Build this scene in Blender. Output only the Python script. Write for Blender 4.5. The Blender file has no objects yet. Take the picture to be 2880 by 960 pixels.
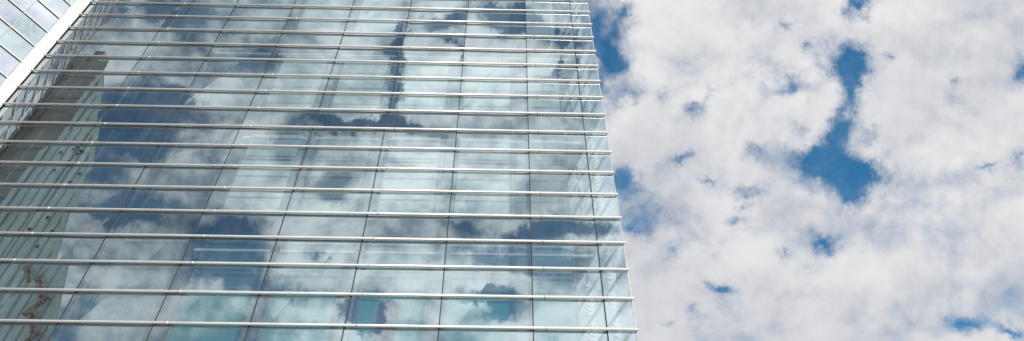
import bpy, bmesh, math, random
from mathutils import Vector, Matrix
random.seed(7)
scene = bpy.context.scene
COL = scene.collection
EYE = 1.6                      # camera height above the pavement
FY = 12.44                     # outer glass skin of the tower (plane y = FY)
BAY, X0 = 1.924, -10.844       # mullion spacing, x of mullion 0
XE, XH = 2.816, 2.213          # corner of the tower, last mullion before it
XC = -13.68                    # inner corner where the wing meets the tower
def zl(k): return 21.822 + EYE - 0.8 * k        # height of louvre tube k (counted downwards)
SIDE = math.radians(-16.5)     # heading of the right hand flank of the tower
WING = math.radians(32.5)      # heading of the wing's glazed face

# ------------------------------------------------------------------ helpers
def link(o, parent=None):
    COL.objects.link(o)
    if parent is not None: o.parent = parent
    return o
def thing(name, label, cat, loc=(0, 0, 0), group=None):
    o = bpy.data.objects.new(name, None); link(o)
    o.location = loc; o.empty_display_size = 0.5
    o['label'] = label; o['category'] = cat
    if group: o['group'] = group
    return o
def obj(name, bm, mat, parent=None, smooth=False, label=None):
    me = bpy.data.meshes.new(name); 
    bmesh.ops.recalc_face_normals(bm, faces=bm.faces)
    bm.to_mesh(me); bm.free()
    mats = mat if isinstance(mat, (list, tuple)) else [mat]
    for m in mats: me.materials.append(m)
    if smooth:
        for p in me.polygons: p.use_smooth = True
    o = bpy.data.objects.new(name, me); link(o, parent)
    if label: o['label'] = label
    if parent is not None:      # meshes are written in world coordinates
        o.matrix_parent_inverse = Matrix.Translation(-parent.location)
    return o
def NB(): return bmesh.new()
def box(bm, x0, x1, y0, y1, z0, z1, rot=0.0, org=(0, 0), bev=0.0, mi=0):
    t = bmesh.new()
    vs = [t.verts.new((x, y, z)) for x in (x0, x1) for y in (y0, y1) for z in (z0, z1)]
    for f in ((0,1,3,2),(4,6,7,5),(0,4,5,1),(2,3,7,6),(0,2,6,4),(1,5,7,3)):
        t.faces.new([vs[i] for i in f])
    if bev: bmesh.ops.bevel(t, geom=list(t.edges), offset=bev, segments=1, affect='EDGES')
    M = Matrix.Translation((org[0], org[1], 0)) @ Matrix.Rotation(rot, 4, 'Z')
    merge(bm, t, M, mi)
def merge(bm, t, M=None, mi=0):
    mp = {}
    for v in t.verts: mp[v] = bm.verts.new(M @ v.co if M else v.co)
    for f in t.faces:
        try:
            nf = bm.faces.new([mp[v] for v in f.verts]); nf.material_index = mi; nf.smooth = f.smooth
        except ValueError: pass
    t.free()
def tube(bm, a, b, r, n=14, cap=True, mi=0):
    a, b = Vector(a), Vector(b); d = (b - a).normalized()
    u = d.cross(Vector((0, 0, 1)))
    if u.length < 1e-3: u = Vector((1, 0, 0))
    u.normalize(); v = d.cross(u)
    R = [[bm.verts.new(p + r * (math.cos(t) * u + math.sin(t) * v)) for t in
          [2 * math.pi * i / n for i in range(n)]] for p in (a, b)]
    for i in range(n):
        f = bm.faces.new((R[0][i], R[0][(i+1) % n], R[1][(i+1) % n], R[1][i])); f.smooth = True; f.material_index = mi
    if cap:
        for ring in (R[0][::-1], R[1]):
            f = bm.faces.new(ring); f.material_index = mi
def quad(bm, *p, mi=0):
    f = bm.faces.new([bm.verts.new(q) for q in p]); f.material_index = mi; return f
def prism(bm, pts, z0, z1):    # upright prism over a plan polygon
    lo = [bm.verts.new((x, y, z0)) for x, y in pts]; hi = [bm.verts.new((x, y, z1)) for x, y in pts]
    n = len(pts)
    bm.faces.new(lo[::-1]); bm.faces.new(hi)
    for i in range(n): bm.faces.new((lo[i], lo[(i+1) % n], hi[(i+1) % n], hi[i]))

# ------------------------------------------------------------------ node helper
class NG:
    def __init__(s, tree): s.t = tree; s.N = tree.nodes; s.L = tree.links
    def n(s, typ, **kw):
        nd = s.N.new(typ)
        for k, v in kw.items(): setattr(nd, k, v)
        return nd
    def put(s, sock, v):
        if hasattr(v, 'is_output'): s.L.new(v, sock)
        elif v is not None: sock.default_value = v
    def math(s, op, a, b=None, c=None, clamp=False):
        nd = s.n('ShaderNodeMath', operation=op); nd.use_clamp = clamp
        s.put(nd.inputs[0], a)
        if b is not None: s.put(nd.inputs[1], b)
        if c is not None: s.put(nd.inputs[2], c)
        return nd.outputs[0]
    def vmath(s, op, a, b=None, c=None, out=0):
        nd = s.n('ShaderNodeVectorMath', operation=op)
        s.put(nd.inputs[0], a)
        if b is not None: s.put(nd.inputs[1], b)
        if c is not None: s.put(nd.inputs[2], c)
        return nd.outputs[out]
    def noise(s, vec, scale, detail=4, rough=0.5, dist=0.0, out=0, lac=2.0):
        nd = s.n('ShaderNodeTexNoise'); s.put(nd.inputs['Vector'], vec)
        s.put(nd.inputs['Scale'], scale); nd.inputs['Detail'].default_value = detail
        nd.inputs['Roughness'].default_value = rough; nd.inputs['Distortion'].default_value = dist
        nd.inputs['Lacunarity'].default_value = lac
        return nd.outputs[out]
    def ramp(s, v, a, b, lo=0.0, hi=1.0, smooth=True):
        nd = s.n('ShaderNodeMapRange'); nd.interpolation_type = 'SMOOTHSTEP' if smooth else 'LINEAR'
        s.put(nd.inputs['Value'], v)
        for i, x in zip((1, 2, 3, 4), (a, b, lo, hi)): nd.inputs[i].default_value = x
        return nd.outputs[0]
    def mixc(s, f, a, b, blend='MIX'):
        nd = s.n('ShaderNodeMix', data_type='RGBA'); nd.blend_type = blend
        s.put(nd.inputs['Factor'], f); s.put(nd.inputs['A'] if False else nd.inputs[6], a); s.put(nd.inputs[7], b)
        return nd.outputs[2]
def rgba(c): return (c[0], c[1], c[2], 1.0)

def mat(name):
    m = bpy.data.materials.new(name); m.use_nodes = True; m.node_tree.nodes.clear()
    g = NG(m.node_tree); g.out = g.n('ShaderNodeOutputMaterial'); return m, g
def principled(name, col, rough=0.5, metal=0.0, var=0.1, vscale=(3, 3, 3), bump=0.0, spec=0.5, detail=5):
    m, g = mat(name)
    b = g.n('ShaderNodeBsdfPrincipled')
    tc = g.n('ShaderNodeTexCoord'); mp = g.n('ShaderNodeMapping')
    g.L.new(tc.outputs['Object'], mp.inputs['Vector']); mp.inputs['Scale'].default_value = vscale
    nz = g.noise(mp.outputs[0], 1.0, detail, 0.6)
    f = g.ramp(nz, 0.3, 0.7)
    c = g.mixc(f, rgba([x * (1 - var) for x in col]), rgba([min(1, x * (1 + var)) for x in col]))
    g.L.new(c, b.inputs['Base Color'])
    rr = g.ramp(nz, 0.3, 0.7, max(0, rough - 0.08), min(1, rough + 0.08)); g.L.new(rr, b.inputs['Roughness'])
    b.inputs['Metallic'].default_value = metal
    b.inputs['Specular IOR Level'].default_value = spec
    if bump:
        bp = g.n('ShaderNodeBump'); bp.inputs['Strength'].default_value = bump; bp.inputs['Distance'].default_value = 0.02
        g.L.new(nz, bp.inputs['Height']); g.L.new(bp.outputs[0], b.inputs['Normal'])
    g.L.new(b.outputs[0], g.out.inputs['Surface'])
    return m
def glass(name, tint, refl_tint, r0, r1, wav=0.0015, wscale=1.2, rough=0.0):
    """thin coated facade glass: part mirror, part clear, wavy the way float glass is"""
    m, g = mat(name)
    tc = g.n('ShaderNodeTexCoord')
    mp = g.n('ShaderNodeMapping'); g.L.new(tc.outputs['Object'], mp.inputs['Vector'])
    mp.inputs['Scale'].default_value = (0.55, 0.55, 1.5)
    nz = g.noise(mp.outputs[0], wscale, 2, 0.55)
    bp = g.n('ShaderNodeBump'); bp.inputs['Strength'].default_value = 1.0; bp.inputs['Distance'].default_value = wav
    g.L.new(nz, bp.inputs['Height'])
    tr = g.n('ShaderNodeBsdfTransparent'); tr.inputs['Color'].default_value = rgba(tint)
    gl = g.n('ShaderNodeBsdfGlossy'); gl.inputs['Color'].default_value = rgba(refl_tint); gl.inputs['Roughness'].default_value = rough
    g.L.new(bp.outputs[0], gl.inputs['Normal'])
    fr = g.n('ShaderNodeLayerWeight'); fr.inputs['Blend'].default_value = 0.35
    fac = g.ramp(fr.outputs['Facing'], 0.25, 1.0, r0, r1, smooth=False)
    mx = g.n('ShaderNodeMixShader'); g.L.new(fac, mx.inputs[0])
    g.L.new(tr.outputs[0], mx.inputs[1]); g.L.new(gl.outputs[0], mx.inputs[2])
    # a thin film of dust and rain runs
    m2 = g.n('ShaderNodeMapping'); g.L.new(tc.outputs['Object'], m2.inputs['Vector']); m2.inputs['Scale'].default_value = (9, 9, .45)
    d1 = g.noise(m2.outputs[0], 1.0, 4, 0.65)
    dirt = g.ramp(d1, 0.42, 0.80, 0.0, 0.055)
    df = g.n('ShaderNodeBsdfDiffuse'); df.inputs['Color'].default_value = rgba((.42, .42, .40))
    m3 = g.n('ShaderNodeMixShader'); g.L.new(dirt, m3.inputs[0]); g.L.new(mx.outputs[0], m3.inputs[1]); g.L.new(df.outputs[0], m3.inputs[2])
    g.L.new(m3.outputs[0], g.out.inputs['Surface'])
    return m
def blind(name, col, line=0.25, scale=11.0, spec=0.3, rough=0.6, coat=0.0):
    """inner wall panel: roller blind or lining with fine horizontal slats, slightly uneven"""
    m, g = mat(name)
    tc = g.n('ShaderNodeTexCoord'); sx = g.n('ShaderNodeSeparateXYZ'); g.L.new(tc.outputs['Object'], sx.inputs[0])
    w = g.n('ShaderNodeTexWave', wave_type='BANDS', bands_direction='Z', wave_profile='SIN')
    g.L.new(tc.outputs['Object'], w.inputs['Vector']); w.inputs['Scale'].default_value = scale
    w.inputs['Distortion'].default_value = 0.4; w.inputs['Detail'].default_value = 1
    mp = g.n('ShaderNodeMapping'); g.L.new(tc.outputs['Object'], mp.inputs['Vector']); mp.inputs['Scale'].default_value = (0.25, 1, 2.2)
    nz = g.noise(mp.outputs[0], 1.6, 3, 0.6)
    oi = g.n('ShaderNodeObjectInfo')
    a = g.math('MULTIPLY', w.outputs['Fac'], line)
    b_ = g.math('MULTIPLY_ADD', nz, 0.5, a)
    c_ = g.math('MULTIPLY_ADD', oi.outputs['Random'], 0.22, b_)
    f = g.ramp(c_, 0.1, 0.85)
    c = g.mixc(f, rgba([x * 0.78 for x in col]), rgba([min(1, x * 1.12) for x in col]))
    b = g.n('ShaderNodeBsdfPrincipled'); g.L.new(c, b.inputs['Base Color'])
    b.inputs['Roughness'].default_value = rough; b.inputs['Specular IOR Level'].default_value = spec
    g.L.new(b.outputs[0], g.out.inputs['Surface'])
    return m

M_GLASS = glass('tower_glass', (0.84, 0.95, 0.97), (0.87, 0.97, 1.0), 0.53, 0.94, 0.0006, 0.8)
M_SIDEGLASS = glass('flank_glass', (0.86, 0.93, 0.95), (0.86, 0.95, 1.0), 0.16, 0.9, 0.001, 1.0)
M_TUBE = principled('tube_aluminium', (0.76, 0.74, 0.73), 0.35, 0.25, 0.06, (1.2, 8, 8))
M_MULL = principled('mullion_aluminium', (0.02, 0.025, 0.032), 0.7, 0.0, 0.15, (8, 8, 1.5))
M_POST = principled('post_aluminium', (0.36, 0.39, 0.42), 0.4, 0.4, 0.12, (6, 6, 1.5))
M_SLAB = principled('walkway_steel', (0.085, 0.115, 0.16), 0.35, 0.2, 0.25, (1.5, 3, 2))
M_BRKT = principled('bracket_steel', (0.028, 0.05, 0.09), 0.5, 0.3, 0.2)
M_CORN = principled('corner_aluminium', (0.46, 0.49, 0.50), 0.4, 0.2, 0.15, (6, 6, 1.2))
M_RAIL = principled('rail_white', (0.80, 0.80, 0.76), 0.5, 0.0, 0.05)
M_BEAD = principled('bead_white', (0.93, 0.93, 0.91), 0.4, 0.0, 0.03)
M_BWHITE = blind('blind_white', (0.74, 0.77, 0.76), 0.25, 5.0)
M_BGREY = blind('blind_grey', (0.42, 0.43, 0.40), 0.35, 5.0)
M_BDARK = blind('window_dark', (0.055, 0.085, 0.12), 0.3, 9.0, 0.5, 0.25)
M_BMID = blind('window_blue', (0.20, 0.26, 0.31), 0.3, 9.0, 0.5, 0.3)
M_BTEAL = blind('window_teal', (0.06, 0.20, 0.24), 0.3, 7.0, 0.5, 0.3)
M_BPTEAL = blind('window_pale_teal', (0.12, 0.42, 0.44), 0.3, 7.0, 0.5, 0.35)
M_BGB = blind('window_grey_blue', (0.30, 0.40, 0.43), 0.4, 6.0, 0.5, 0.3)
M_PLUM = principled('plum_panel', (0.07, 0.035, 0.10), 0.5)
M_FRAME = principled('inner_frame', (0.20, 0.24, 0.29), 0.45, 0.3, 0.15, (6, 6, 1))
M_WHITE = principled('white_enamel', (0.70, 0.685, 0.66), 0.38, 0.0, 0.05, (2, 2, 0.8))
M_JOINT = principled('dark_gasket', (0.05, 0.05, 0.055), 0.6)

# ------------------------------------------------------------------ ground
bm = NB(); quad(bm, (-4000, -4000, 0), (4000, -4000, 0), (4000, 4000, 0), (-4000, 4000, 0))
gnd = obj('ground', bm, principled('pavement', (0.42, 0.41, 0.39), 0.85, 0, 0.2, (0.6, 0.6, 0.6), 0.1)); gnd['kind'] = 'structure'

# ------------------------------------------------------------------ the tower
T = thing('glass_tower', 'glass office tower with rows of white horizontal louvre tubes and clouds mirrored in its skin', 'building', (-4, FY, 0))
def mx(m): return X0 + BAY * m
FLOORS = [22, 17, 12, 7, 2, -3, -8]            # louvre index at each storey slab
bays = [(XC + 0.02, mx(-1))] + [(mx(m), mx(m + 1)) for m in range(-1, 6)] + [(mx(6), XH), (XH, XE)]
IY = FY + 0.68                                 # inner wall
KT, KB = -9, 24
# outer panes: one sheet per bay and storey, each hung a hair out of true
for lo, hi in zip(FLOORS[:-1], FLOORS[1:]):
    for (a, b) in bays:
        z0, z1 = zl(lo) + 0.012, zl(hi) - 0.012
        bm = NB()
        j = [random.uniform(-0.0075, 0.0075) for _ in range(4)]
        quad(bm, (a + .011, FY + j[0], z0), (b - .011, FY + j[1], z0), (b - .011, FY + j[2], z1), (a + .011, FY + j[3], z1))
        obj('glass_pane', bm, M_GLASS, T)
# mullions: thin joint outside, deeper fin behind it
for m in list(range(-1, 7)) + [None]:
    x = XH if m is None else mx(m)
    bm = NB()
    box(bm, x - .011, x + .011, FY - .012, FY + .012, 0, zl(KT), bev=.003)
    box(bm, x - .019, x + .019, FY + .014, FY + .095, 0, zl(KT), bev=.004)
    obj('mullion', bm, M_MULL, T)
# louvre tubes across the front, each with clips at the mullions
for k in range(-8, 25):
    z = EYE + (zl(k) - EYE) * (FY - .05) / FY; bm = NB()
    tube(bm, (XC - 0.0, FY - .05, z), (XE + .03 + random.uniform(-.008, .012), FY - .05, z), .030, 18)
    for m in (0, 2, 4, 6): tube(bm, (mx(m) + .25, FY - .05, z), (mx(m) + .30, FY - .05, z), .0309, 14, mi=0)
    for m in list(range(-1, 7)) + [None]:
        x = XH if m is None else mx(m)
        box(bm, x - .015, x + .015, FY - .03, FY - .013, z - .01, z + .01)
    obj('louvre_tube', bm, [M_TUBE, M_POST], T)
# flank of the tower: panes, tubes and mullions that run back from the corner
ds = Vector((math.sin(SIDE), math.cos(SIDE), 0)); ns = Vector((math.cos(SIDE), -math.sin(SIDE), 0))
S0 = Vector((XE, FY, 0))
def sp(s, off=0.0, z=0.0): return S0 + ds * s + ns * off + Vector((0, 0, z))
cuts = [0.012, 2.1, 4.2, 6.3]
for lo, hi in zip(FLOORS[:-1], FLOORS[1:]):
    for a, b in zip(cuts[:-1], cuts[1:]):
        bm = NB(); z0, z1 = zl(lo) + .012, zl(hi) - .012
        quad(bm, sp(a + .01, 0, z0), sp(b - .01, 0, z0), sp(b - .01, 0, z1), sp(a + .01, 0, z1))
        obj('flank_pane', bm, M_SIDEGLASS, T)
for k in range(-8, 25):
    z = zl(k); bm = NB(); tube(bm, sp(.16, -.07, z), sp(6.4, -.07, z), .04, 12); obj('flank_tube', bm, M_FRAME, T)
for s in cuts[1:]:
    bm = NB(); c = sp(s)
    box(bm, -.02, .02, -.02, .02, 0, zl(KT), rot=-SIDE, org=(c.x, c.y)); obj('flank_mullion', bm, M_MULL, T)
bm = NB(); box(bm, XE - .022, XE + .004, FY - .008, FY + .03, 0, zl(KT), bev=.004); obj('corner_bead', bm, M_CORN, T)
# white ladder strips: studded fixing posts behind the flank glass
for lo, hi in zip(FLOORS[:-1], FLOORS[1:]):
    for s in (0.83, 2.05):
        c = sp(s, -.06); bm = NB(); z0, z1 = zl(lo) + .05, zl(hi) - .35
        if s > 1 and lo in (12, 7): continue
        for off in (-.045, .045):
            box(bm, off - .008, off + .008, -.012, .012, z0, z1, rot=-SIDE * 0, org=(c.x, c.y))
        z = z0 + .08
        while z < z1 - .06:
            box(bm, -.042, .042, -.03, .02, z, z + .09, org=(c.x, c.y), bev=.01); z += .145
        obj('ladder_post', bm, M_BEAD, T)
# storeys
inner_end = 1.76
def at_side(y): return XE + (y - FY) * math.tan(SIDE)
for k in FLOORS:
    z = zl(k) - .02
    bm = NB(); pts = [(XC + .05, FY + .10), (XE - .06, FY + .10), (at_side(IY) - .06, IY - .01), (XC + .05, IY - .01)]
    prism(bm, pts, z, z + .10)
    obj('walkway_slab', bm, M_SLAB, T)
    bm = NB(); e0, e1 = sp(.10, -.08), sp(6, -.08); f1 = sp(6, -.72); f0 = sp(.72, -.72)
    prism(bm, [(at_side(IY) - .10, IY + .005), (e1.x, e1.y), (f1.x, f1.y), (at_side(IY) - .75, IY + .005)], z - .001, z + .099)
    obj('flank_walkway', bm, M_SLAB, T)
    for m in range(-1, 7):
        x = mx(m); bm = NB(); t = bmesh.new()
        # tapered cantilever under the walkway
        P = [(FY + .10, z - .07), (FY + .10, z - .004), (IY - .03, z - .004), (IY - .03, z - .26)]
        A = [t.verts.new((x + .02, p[0], p[1])) for p in P]; B = [t.verts.new((x + .085, p[0], p[1])) for p in P]
        t.faces.new(A); t.faces.new(B[::-1])
        for i in range(4): t.faces.new((A[i], B[i], B[(i+1) % 4], A[(i+1) % 4]))
        merge(bm, t)
        if m in (1, 3, 6) and k in (12, 7):
            q = [(x, FY + .12), (x + .05, FY + .12), (x - .50, IY - .03), (x - .56, IY - .03)]
            prism(bm, q, z - .075, z - .005)
        obj('bracket', bm, M_BRKT, T)
# white rail behind the outer glass under each walkway, one length per bay
for k in FLOORS[:-1]:
    z = zl(k) - 1.10
    for m in range(1, 7):
        a = mx(m) + .09; b = (mx(m + 1) - .14) if m < 5 else (mx(6) - .02 if m == 5 else 2.12)
        if m == 6: a = mx(6) + .03
        if k == 7 and m == 1: continue
        if k == 12 and m == 1: continue
        bm = NB(); box(bm, a, b, FY + .12, FY + .17, z - .038, z + .038, bev=.008); obj('rail', bm, M_RAIL, T)
# inner wall: a frame with a blind or window in every bay
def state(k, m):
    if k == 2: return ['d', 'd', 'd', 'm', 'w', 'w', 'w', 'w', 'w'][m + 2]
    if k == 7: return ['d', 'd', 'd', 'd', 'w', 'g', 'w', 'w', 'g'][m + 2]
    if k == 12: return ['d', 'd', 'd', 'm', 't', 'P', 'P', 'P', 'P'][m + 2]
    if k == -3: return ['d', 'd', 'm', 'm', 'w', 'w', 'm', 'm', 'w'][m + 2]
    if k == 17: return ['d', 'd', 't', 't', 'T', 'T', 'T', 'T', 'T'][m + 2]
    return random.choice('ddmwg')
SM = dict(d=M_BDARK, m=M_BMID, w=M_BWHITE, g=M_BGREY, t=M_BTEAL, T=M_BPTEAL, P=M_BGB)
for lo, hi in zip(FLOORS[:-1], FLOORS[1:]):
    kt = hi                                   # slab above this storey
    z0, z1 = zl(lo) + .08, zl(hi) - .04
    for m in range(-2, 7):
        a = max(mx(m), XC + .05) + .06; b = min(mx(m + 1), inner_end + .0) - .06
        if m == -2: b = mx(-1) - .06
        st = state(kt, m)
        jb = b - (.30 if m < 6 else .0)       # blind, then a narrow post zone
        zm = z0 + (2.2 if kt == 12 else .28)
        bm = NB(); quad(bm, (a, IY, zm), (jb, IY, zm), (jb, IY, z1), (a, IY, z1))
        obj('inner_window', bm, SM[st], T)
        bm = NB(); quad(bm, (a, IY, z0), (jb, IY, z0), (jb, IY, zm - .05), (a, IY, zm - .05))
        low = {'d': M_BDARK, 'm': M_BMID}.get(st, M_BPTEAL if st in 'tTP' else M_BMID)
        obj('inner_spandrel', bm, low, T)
        bm = NB()
        box(bm, a - .06, a - .002, IY - .03, IY + .05, z0, z1)
        box(bm, a, jb, IY - .03, IY + .05, zm - .05, zm - .002)
        box(bm, jb + .002, jb + .05, IY - .03, IY + .05, z0, z1)
        obj('inner_frame', bm, M_FRAME, T)
        if m < 6:
            bm = NB(); box(bm, jb + .052, b, IY + .01, IY + .05, z0, z1); obj('inner_post', bm, M_POST if st in 'wgPT' else M_BDARK, T)
bm = NB(); box(bm, -2.62, -2.2, IY - .06, IY - .035, zl(16.9), zl(14.6)); obj('plum_panel', bm, M_PLUM, T)
# core behind the inner wall, a roof and the ground floor plinth
bm = NB(); e = sp(6, -.8); prism(bm, [(XC - 3, IY + .06), (inner_end, IY + .06), (e.x, e.y), (XC - 3, e.y)], 0, zl(KT)); obj('core', bm, M_FRAME, T)

# ------------------------------------------------------------------ the wing at the left
dw = Vector((-math.sin(WING), -math.cos(WING), 0)); nw = Vector((math.cos(WING), -math.sin(WING), 0))
C0 = Vector((XC, FY - .02, 0))
def wp(s, off=0.0, z=0.0): return C0 + dw * s + nw * off + Vector((0, 0, z))
WG = thing('glass_wing', 'slim angled wing with white corner band and pale lilac panes, in the top left corner', 'building', tuple(wp(1.2)))
M_WG1 = principled('wing_pane_lilac', (0.46, 0.475, 0.515), 0.06, 0.85, 0.05, (1.5, 1.5, 1.5), 0, 0.5)
M_WG2 = principled('wing_pane_green', (0.42, 0.48, 0.485), 0.06, 0.85, 0.05, (1.5, 1.5, 1.5), 0, 0.5)
WL = 2.55; WT = zl(-12)
ang = math.atan2(dw.y, dw.x)
for k in range(-11, 25):
    z0, z1 = zl(k + 1) + .012, zl(k) - .012
    for i, (a, b) in enumerate(((.345, 1.11), (1.135, 1.84), (1.865, WL - .02))):
        bm = NB(); j = [random.uniform(-.002, .002) for _ in range(4)]
        quad(bm, wp(a, j[0], z0), wp(b, j[1], z0), wp(b, j[2], z1), wp(a, j[3], z1))
        obj('wing_pane', bm, M_WG2 if (k + i * 2) % 3 == 0 or (k == 4 and i == 0) else M_WG1, WG)
for k in range(-11, 25):
    z = zl(k + .04); bm = NB()
    box(bm, .10, WL, .008, .038, z - .021, z + .021, rot=ang, org=(C0.x, C0.y), bev=.006)
    obj('wing_rail', bm, M_WHITE, WG)
bm = NB(); box(bm, 0, .335, -.06, .03, 0, WT, rot=ang, org=(C0.x, C0.y), bev=.012); obj('corner_band', bm, M_WHITE, WG)
bm = NB(); box(bm, .336, .362, -.04, .012, 0, WT, rot=ang, org=(C0.x, C0.y)); obj('band_trim', bm, M_POST, WG)
for s in (1.122, 1.852):
    bm = NB(); box(bm, s - .016, s + .016, -.03, .016, 0, WT, rot=ang, org=(C0.x, C0.y)); obj('wing_mullion', bm, M_POST, WG)
E1 = wp(WL); bm = NB()
a_ = wp(.0, -.07); b_ = wp(WL, -.07)
prism(bm, [(a_.x, a_.y), (b_.x, b_.y), (b_.x - 2.2, b_.y + .5), (a_.x - 2.5, a_.y)], 0, WT - .05)
obj('wing_back', bm, M_BMID, WG)

# ------------------------------------------------------------------ buildings across the street (seen mirrored in the glass)
RY = 2 * FY - 50.0                              # their street front
s5 = 50.0 / 30.0
BR = thing('brown_tower', 'dark brown grey tower with plant on its roof, mirrored in the far left glass', 'building', (-52, RY - 6, 0))
M_BROWN = principled('brown_cladding', (0.24, 0.23, 0.20), 0.7, 0, 0.2, (.3, .3, .6))
M_BROWN2 = principled('brown_fins', (0.19, 0.18, 0.15), 0.7, 0, 0.2)
bx0, bx1, bz = -58.0, -47.0, 44.3 * s5 + EYE
bm = NB(); prism(bm, [(bx0, RY), (bx1, RY), (bx1 - 14, RY - 14), (bx0 - 14, RY - 14)], 0, bz); obj('wall', bm, M_BROWN, BR)
for i in range(8):
    bm = NB(); x = bx0 + .4 + i * .95; w = random.uniform(.16, .34); box(bm, x, x + w, RY + .003, RY + random.uniform(.25, .6), 0, bz - 1.0); obj('fin', bm, M_BROWN2, BR)
for z in range(4, int(bz), 4):
    bm = NB(); box(bm, bx1 - 3.4, bx1 - .2, RY + .003, RY + .06, z, z + .22); obj('floor_band', bm, M_BROWN2, BR)
for x, w, h in ((-53.6, 1.6, 2.6), (-51.4, 1.4, 1.6), (-49.6, 1.1, 2.4), (-57, 2, 2)):
    bm = NB(); box(bm, x, x + w, RY - 1.6, RY - .2, bz + .003, bz + h); box(bm, x + .2, x + .5, RY - 1.2, RY - .8, bz + h + .003, bz + h + .9)
    obj('roof_plant', bm, M_BROWN2, BR)
PB = thing('pale_office_block', 'pale green glass block with raked end and fine upright ribs, mirrored beside the brown tower', 'building', (-38, RY - 6, 0))
M_PALE = principled('pale_glazing', (0.50, 0.62, 0.60), 0.25, 0, 0.16, (.5, .5, .35), 0, 0.6)
M_RIB = principled('pale_rib', (0.30, 0.38, 0.38), 0.5)
M_EDGE = principled('pale_edge', (0.50, 0.56, 0.54), 0.5)
def rake(z):                                    # x of the raked end at height z
    pts = [(0, -26.0), (35.4 + EYE, -36.15), (43 + EYE, -38.3), (51.9 + EYE, -40.4), (68.9 + EYE, -45.6), (72.4 + EYE, -47.0)]
    for (z0, x0), (z1, x1) in zip(pts[:-1], pts[1:]):
        if z <= z1: return x0 + (x1 - x0) * (z - z0) / (z1 - z0)
    return -47.0
zs = [0, 20, 37, 44.6, 53.5, 70.5, 74]
bm = NB(); F = [bm.verts.new((rake(z), RY, z)) for z in zs]; Bk = [bm.verts.new((rake(z) - 14.0, RY - 14, z)) for z in zs]
fl = [bm.verts.new((-46.99, RY, z)) for z in (0, 74)]; bl = [bm.verts.new((-60.99, RY - 14, z)) for z in (0, 74)]
bm.faces.new(F[:-1] + [fl[1], fl[0]]); bm.faces.new(Bk[:-1] + [bl[1], bl[0]])
for i in range(len(zs) - 2): bm.faces.new((F[i], F[i+1], Bk[i+1], Bk[i]))
bm.faces.new((F[-2], fl[1], bl[1], Bk[-2])); bm.faces.new((fl[0], fl[1], bl[1], bl[0]))
for v in (F[-1], Bk[-1]): bm.verts.remove(v)
obj('wall', bm, M_PALE, PB)
x = -46.6; n = 0
while x < -27:
    z1 = 0.0
    while z1 < 72 and rake(z1 + .5) > x + .5: z1 += .5
    if z1 > 3:
        bm = NB(); box(bm, x, x + (.10 if n % 3 else .18), RY + .003, RY + .08, 0, z1); obj('rib', bm, M_RIB, PB)
    x += .95; n += 1
bm = NB()
for z0, z1 in zip(range(0, 72, 2), range(2, 74, 2)):
    quad(bm, (rake(z0) - .55, RY + .14, z0), (rake(z0) - .05, RY + .14, z0), (rake(z1) - .05, RY + .14, z1), (rake(z1) - .55, RY + .14, z1))
obj('raked_edge', bm, M_EDGE, PB)
bm = NB(); box(bm, -46.98, -46.5, RY + .13, RY + .3, 0, 73); obj('corner_edge', bm, M_EDGE, PB)
for i in range(14):
    z = random.uniform(44, 60); x = rake(z) - random.uniform(1.2, 3.4)
    bm = NB(); box(bm, x, x + .26, RY + .163, RY + .2, z, z + .3); obj('vent', bm, M_JOINT, PB)
ST = thing('fire_stair', 'rust red zigzag fire stair climbing the pale block, mirrored at the bottom left', 'stair', (-39, RY + 1, 0))
M_RUST = principled('rust_red', (0.40, 0.20, 0.13), 0.6, 0, 0.3)
M_OCHRE = principled('ochre_landing', (0.30, 0.24, 0.15), 0.7, 0, 0.3)
zz = 0.0; d = 1; i = 0
while zz < 42:
    x0 = rake(zz) - 2.5; x1 = x0 + 1.0; bm = NB(); h = 1.75
    a, b = ((x0, x1) if d > 0 else (x1, x0))
    for yy in (RY + .30, RY + .75):
        A = Vector((a, yy, zz)); B = Vector((b, yy, zz + h)); u = Vector((0, 0, .16))
        quad(bm, A - u, B - u, B + u, A + u)
        quad(bm, A + u * 6, B + u * 6, B + u * 6.6, A + u * 6.6)
    n = 8
    for t in range(n):
        p = Vector((a, 0, zz)).lerp(Vector((b, 0, zz + h)), t / n); box(bm, p.x - .12, p.x + .12, RY + .32, RY + .73, p.z, p.z + .04)
    obj('stair_flight', bm, M_RUST, ST)
    bm = NB(); box(bm, b - .3, b + .3, RY + .25, RY + .8, zz + h, zz + h + .08); box(bm, b - .3, b + .3, RY + .76, RY + .79, zz + h + .1, zz + h + .7); obj('landing', bm, M_OCHRE, ST)
    zz += h; d = -d; i += 1

# ------------------------------------------------------------------ sun
SUN_AZ, SUN_EL = math.radians(145), math.radians(23)      # azimuth clockwise from +Y
sd = Vector((math.sin(SUN_AZ) * math.cos(SUN_EL), math.cos(SUN_AZ) * math.cos(SUN_EL), math.sin(SUN_EL)))
sl = bpy.data.lights.new('sun', 'SUN'); sl.energy = 3.9; sl.angle = math.radians(0.5); sl.color = (1.0, 0.94, 0.86)
so = bpy.data.objects.new('sun', sl); link(so); so.rotation_euler = (-sd).to_track_quat('-Z', 'Y').to_euler(); so.location = (20, -30, 40)

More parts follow.
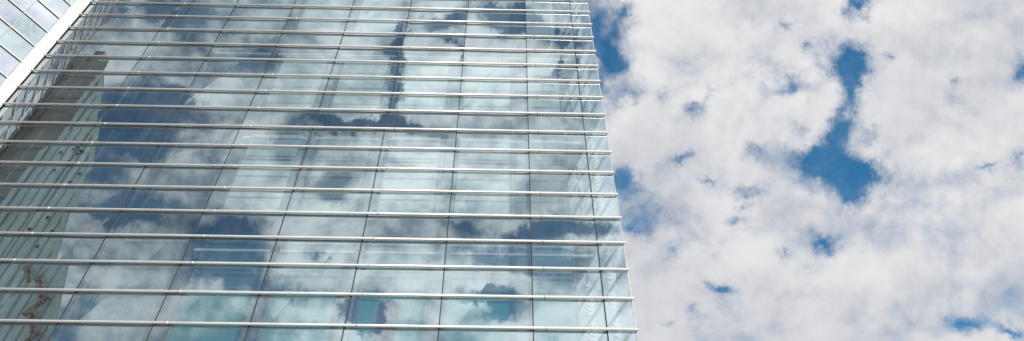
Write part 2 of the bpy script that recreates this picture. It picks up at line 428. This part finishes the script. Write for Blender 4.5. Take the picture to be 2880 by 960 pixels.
# ------------------------------------------------------------------ sky with broken cloud
W = bpy.data.worlds.new("World"); scene.world = W; W.use_nodes = True
W.node_tree.nodes.clear(); g = NG(W.node_tree)
wo = g.n('ShaderNodeOutputWorld'); bg = g.n('ShaderNodeBackground'); bg.inputs['Strength'].default_value = 0.1
g.L.new(bg.outputs[0], wo.inputs['Surface'])
sky = g.n('ShaderNodeTexSky', sky_type='NISHITA'); sky.sun_disc = False
sky.sun_elevation = SUN_EL; sky.sun_rotation = SUN_AZ; sky.air_density = 1.0; sky.dust_density = 0.3; sky.ozone_density = 2.0
tc = g.n('ShaderNodeTexCoord'); D = g.vmath('NORMALIZE', tc.outputs['Generated'])
sx = g.n('ShaderNodeSeparateXYZ'); g.L.new(D, sx.inputs[0])
# cloud deck chart: two opposite quarters of the sky (ahead, and behind = what the facade mirrors), each charted on a tangent plane
RT = (0.99976, -0.02178, 0.0015); UP = (-0.0172, -0.7431, 0.6689); FW = (0.0145, 0.6690, 0.7432)
ay = g.math('ABSOLUTE', sx.outputs[1])
cb = g.n('ShaderNodeCombineXYZ'); g.L.new(sx.outputs[0], cb.inputs[0]); g.L.new(ay, cb.inputs[1]); g.L.new(sx.outputs[2], cb.inputs[2])
V = cb.outputs[0]
df = g.math('MAXIMUM', g.vmath('DOT_PRODUCT', V, FW, out=1), 0.08)
cu = g.math('MULTIPLY_ADD', g.math('DIVIDE', g.vmath('DOT_PRODUCT', V, RT, out=1), df), 2.068, 1.440)
cv = g.math('MULTIPLY_ADD', g.math('DIVIDE', g.vmath('DOT_PRODUCT', V, UP, out=1), df), -2.068, 0.480)
cc = g.n('ShaderNodeCombineXYZ'); g.L.new(cu, cc.inputs[0]); g.L.new(cv, cc.inputs[1])
hem = g.ramp(sx.outputs[1], -0.1, 0.1)          # 0 behind, 1 ahead
g.L.new(g.math('MULTIPLY', hem, 3.7), cc.inputs[2])
UV3 = cc.outputs[0]
flat = g.vmath('MULTIPLY', UV3, (1, 1, 0))
wn = g.noise(UV3, 6.0, 8, 0.68, out=1)
wv = g.vmath('MULTIPLY', g.vmath('SUBTRACT', wn, (.5, .5, .5)), (0.22, 0.22, 0))
UVW = g.vmath('ADD', flat, wv)
def field(blobs, base):
    acc = base
    for (x, y, rx, ry, rot, amp) in blobs:
        mp = g.n('ShaderNodeMapping', vector_type='TEXTURE'); g.L.new(UVW, mp.inputs['Vector'])
        mp.inputs['Location'].default_value = (x, y, 0); mp.inputs['Rotation'].default_value = (0, 0, math.radians(rot))
        mp.inputs['Scale'].default_value = (rx, ry, 1)
        gr = g.n('ShaderNodeTexGradient', gradient_type='QUADRATIC_SPHERE'); g.L.new(mp.outputs[0], gr.inputs[0])
        acc = g.math('MULTIPLY_ADD', gr.outputs['Fac'], amp, acc)
    return acc
def ah(zx, zy, rx, ry, amp, rot=0): return (1.6 + zx / 894.5, zy / 894.5, rx * 2.3 / 894.5, ry * 2.3 / 894.5, rot, amp * 1.15 - 0.16 if amp < 0 else amp)
AHEAD = [ah(728,22,26,34,-1.0), ah(530,80,18,20,-.5), ah(690,150,52,48,-1.0), ah(705,205,26,50,-.8), ah(600,125,22,16,-.4),
 ah(550,205,58,22,-.6), ah(805,150,24,16,-.6), ah(660,440,105,56,-1.0,-8), ah(690,350,42,44,-1.0), ah(610,395,60,36,-.6),
 ah(700,490,28,34,-.8), ah(780,330,50,16,-.4), ah(755,425,46,34,-.7), ah(310,290,38,26,-.6), ah(350,265,40,14,-.35,-20),
 ah(645,610,28,24,-.9), ah(535,635,16,12,-.35), ah(445,475,42,22,-.6), ah(350,455,18,12,-.4), ah(275,410,36,18,-.55,-25),
 ah(105,125,48,95,-.75), ah(100,190,46,36,-.5), ah(700,285,30,50,-.6), ah(130,440,50,40,-.4), ah(175,560,60,40,-.4), ah(60,90,30,120,-.3), ah(215,235,20,22,-.4), ah(150,255,34,26,-.5), ah(180,510,70,58,-.6),
 ah(140,450,36,26,-.55), ah(160,590,34,16,-.5), ah(250,625,24,20,-.4), ah(383,732,30,16,-.65), ah(260,805,20,14,-.35),
 ah(325,800,24,16,-.4), ah(1005,835,46,26,-.8), ah(1100,842,36,14,-.6), ah(1138,175,22,44,-.6), ah(1132,395,26,44,-.6),
 ah(1055,410,30,12,-.4), ah(975,230,20,20,-.4), ah(430,540,40,16,-.4), ah(125,30,26,34,-.6), ah(480,380,26,20,-.35), ah(570,320,26,16,-.35),
 ah(625,445,26,14,.5)]
def be(x, y, rx, ry, amp, rot=0): k = 1.118 / 1000; return (x * k, y * k, rx * 1.7 * k, ry * 1.7 * k, rot, amp * 1.15)
BEHIND = [be(440,50,100,55,-.6), be(330,20,80,30,-.3), be(640,140,70,60,-.35), be(380,270,130,60,-.55), be(300,340,110,45,-.5), be(360,380,110,35,-.35),
 be(330,540,120,46,-.55), be(540,390,60,70,-.35), be(600,560,100,40,-.6), be(590,660,90,70,-.75), be(1000,165,24,150,-1.1,8), be(1150,160,18,90,-.7,5), be(1120,110,34,30,-.6), be(1110,40,60,36,-.7),
 be(1300,45,85,50,-.9), be(1390,92,70,32,-.8), be(1432,165,16,50,-1.1), be(950,320,150,26,-.7), be(800,310,70,30,-.4), be(1210,770,120,40,-.6), be(800,640,60,30,-.5),
 be(1150,565,50,26,-.4), be(1440,330,40,18,-.4), be(930,770,70,60,-.5), be(560,790,70,40,.25), be(700,730,70,30,-.4), be(1400,640,90,40,-.3), be(740,370,40,30,-.4), be(1400,575,200,42,-1.0), be(1310,665,200,50,-.95), be(850,465,80,70,-.6), be(1300,40,60,50,-.5), be(1250,770,90,40,-.6), be(780,800,40,40,-.4), be(920,800,44,60,-.8), be(960,335,170,22,-.5),
 be(520,235,130,26,.55,28), be(560,120,80,30,.35), be(700,40,90,30,.45), be(850,150,100,120,.5), be(1080,240,70,60,.6), be(1210,200,110,110,.6), be(740,250,80,60,.4),
 be(420,465,80,60,.5), be(300,390,80,24,.35,20), be(290,710,90,44,.55,20), be(440,640,60,60,.3), be(300,810,90,30,.4), be(900,620,120,60,.5), be(1000,440,90,80,.6),
 be(1210,500,110,60,.5), be(780,570,70,28,.45,20), be(760,790,80,30,.45), be(1020,690,120,40,.4), be(1380,250,70,80,.5), be(1300,420,150,100,.3), be(650,420,60,50,.4)]
cov_a = g.math('MAXIMUM', field(AHEAD, 0.80), -0.40)
cov_b = g.math('MINIMUM', g.math('MAXIMUM', field(BEHIND, g.ramp(cu, 0.3, 1.3, 0.53, 0.78)), -0.35), 1.15)
cov = g.math('ADD', g.math('MULTIPLY', cov_a, hem), g.math('MULTIPLY', cov_b, g.math('SUBTRACT', 1.0, hem)))
fs = g.ramp(hem, 0, 1, 3.4, 4.1)
f1 = g.noise(UV3, fs, 10, 0.56, 0.2)
f1b = g.noise(g.vmath('ADD', UV3, (-0.012, -0.034, 0)), fs, 6, 0.54, 0.2)
f2 = g.noise(g.vmath('ADD', UV3, (5.2, 1.3, 2.2)), 15.0, 7, 0.64, 0.3)
wisp = g.math('ADD', g.math('MULTIPLY', g.math('SUBTRACT', f1, .5), g.ramp(hem, 0, 1, 1.3, 1.9)), g.math('MULTIPLY', g.math('SUBTRACT', f2, .5), g.ramp(hem, 0, 1, .45, .70)))
dens = g.math('ADD', cov, wisp)
alpha_a = g.ramp(dens, -0.26, 0.88); alpha_b = g.ramp(dens, 0.20, 0.66)
alpha = g.math('MAXIMUM', g.math('ADD', g.math('MULTIPLY', alpha_a, hem), g.math('MULTIPLY', alpha_b, g.math('SUBTRACT', 1.0, hem))), g.math('MULTIPLY', g.math('SUBTRACT', 1.0, hem), 0.14))
# cloud tone: lit upper edges, billows, lilac grey bases
t1 = g.noise(g.vmath('ADD', UV3, (2.0, 7.0, 0)), 2.6, 5, 0.5)
relief = g.math('MULTIPLY', g.math('SUBTRACT', f1, f1b), g.ramp(hem, 0, 1, 1.7, 0.62))
tone = g.ramp(g.math('ADD', g.math('ADD', g.math('MULTIPLY', t1, .8), relief), g.math('MULTIPLY', dens, .10)), 0.22, 0.68)
fall = g.math('MULTIPLY', g.ramp(cv, 0.35, 0.95), g.ramp(cu, 1.7, 2.7, 0.45, 0.15))
tone = g.math('MAXIMUM', g.math('SUBTRACT', tone, g.math('MULTIPLY', fall, hem)), 0.0)
ccol = g.mixc(tone, rgba((5.8, 5.95, 6.4)), rgba((8.5, 8.4, 8.45)))
back = g.mixc(tone, rgba((2.5, 3.3, 4.0)), rgba((10.6, 11.0, 11.1)))
s1 = g.ramp(g.math('ADD', cu, g.math('MULTIPLY', g.math('SUBTRACT', t1, .5), .5)), 0.25, 1.25, 0.72, 1.08)
shade = g.math('MULTIPLY', s1, g.ramp(cu, 2.0, 3.0, 1.0, 1.8))
back = g.vmath('SCALE', back); g.L.new(shade, back.node.inputs['Scale'])
ccol = g.mixc(hem, back, ccol)
# clear sky: Nishita, deepened as a polarised exposure shows it
deep = g.mixc(1.0, sky.outputs[0], rgba((0.52, 1.47, 1.72)), 'MULTIPLY')
veil = g.ramp(g.noise(UV3, 8.0, 6, 0.6), 0.35, 0.75, 0.0, 0.30)
deep = g.mixc(veil, deep, rgba((2.6, 4.2, 6.2)))
deepb = g.mixc(1.0, sky.outputs[0], rgba((0.50, 0.78, 0.84)), 'MULTIPLY')
col = g.mixc(alpha, g.mixc(hem, deepb, deep), ccol)
g.L.new(col, bg.inputs['Color'])

# ------------------------------------------------------------------ camera
cam = bpy.data.cameras.new('camera'); co = bpy.data.objects.new('camera', cam); link(co)
cam.sensor_width = 36.0; cam.lens = 36.0 * 2068 / 2880; cam.clip_end = 10000; cam.clip_start = 0.05
R = Matrix((RT, UP, [-c for c in FW])).transposed()
co.matrix_world = Matrix.Translation((0, 0, EYE)) @ R.to_4x4()
scene.camera = co
# ------------------------------------------------------------------ render settings
scene.render.engine = 'CYCLES'
scene.view_settings.view_transform = 'Standard'; scene.view_settings.look = 'None'
scene.view_settings.exposure = 0.0; scene.view_settings.gamma = 1.0
cy = scene.cycles
cy.max_bounces = 10; cy.transparent_max_bounces = 16; cy.glossy_bounces = 5; cy.diffuse_bounces = 3
cy.caustics_reflective = False; cy.caustics_refractive = False
cy.use_denoising = True
try: cy.denoiser = 'OPENIMAGEDENOISE'
except Exception: pass
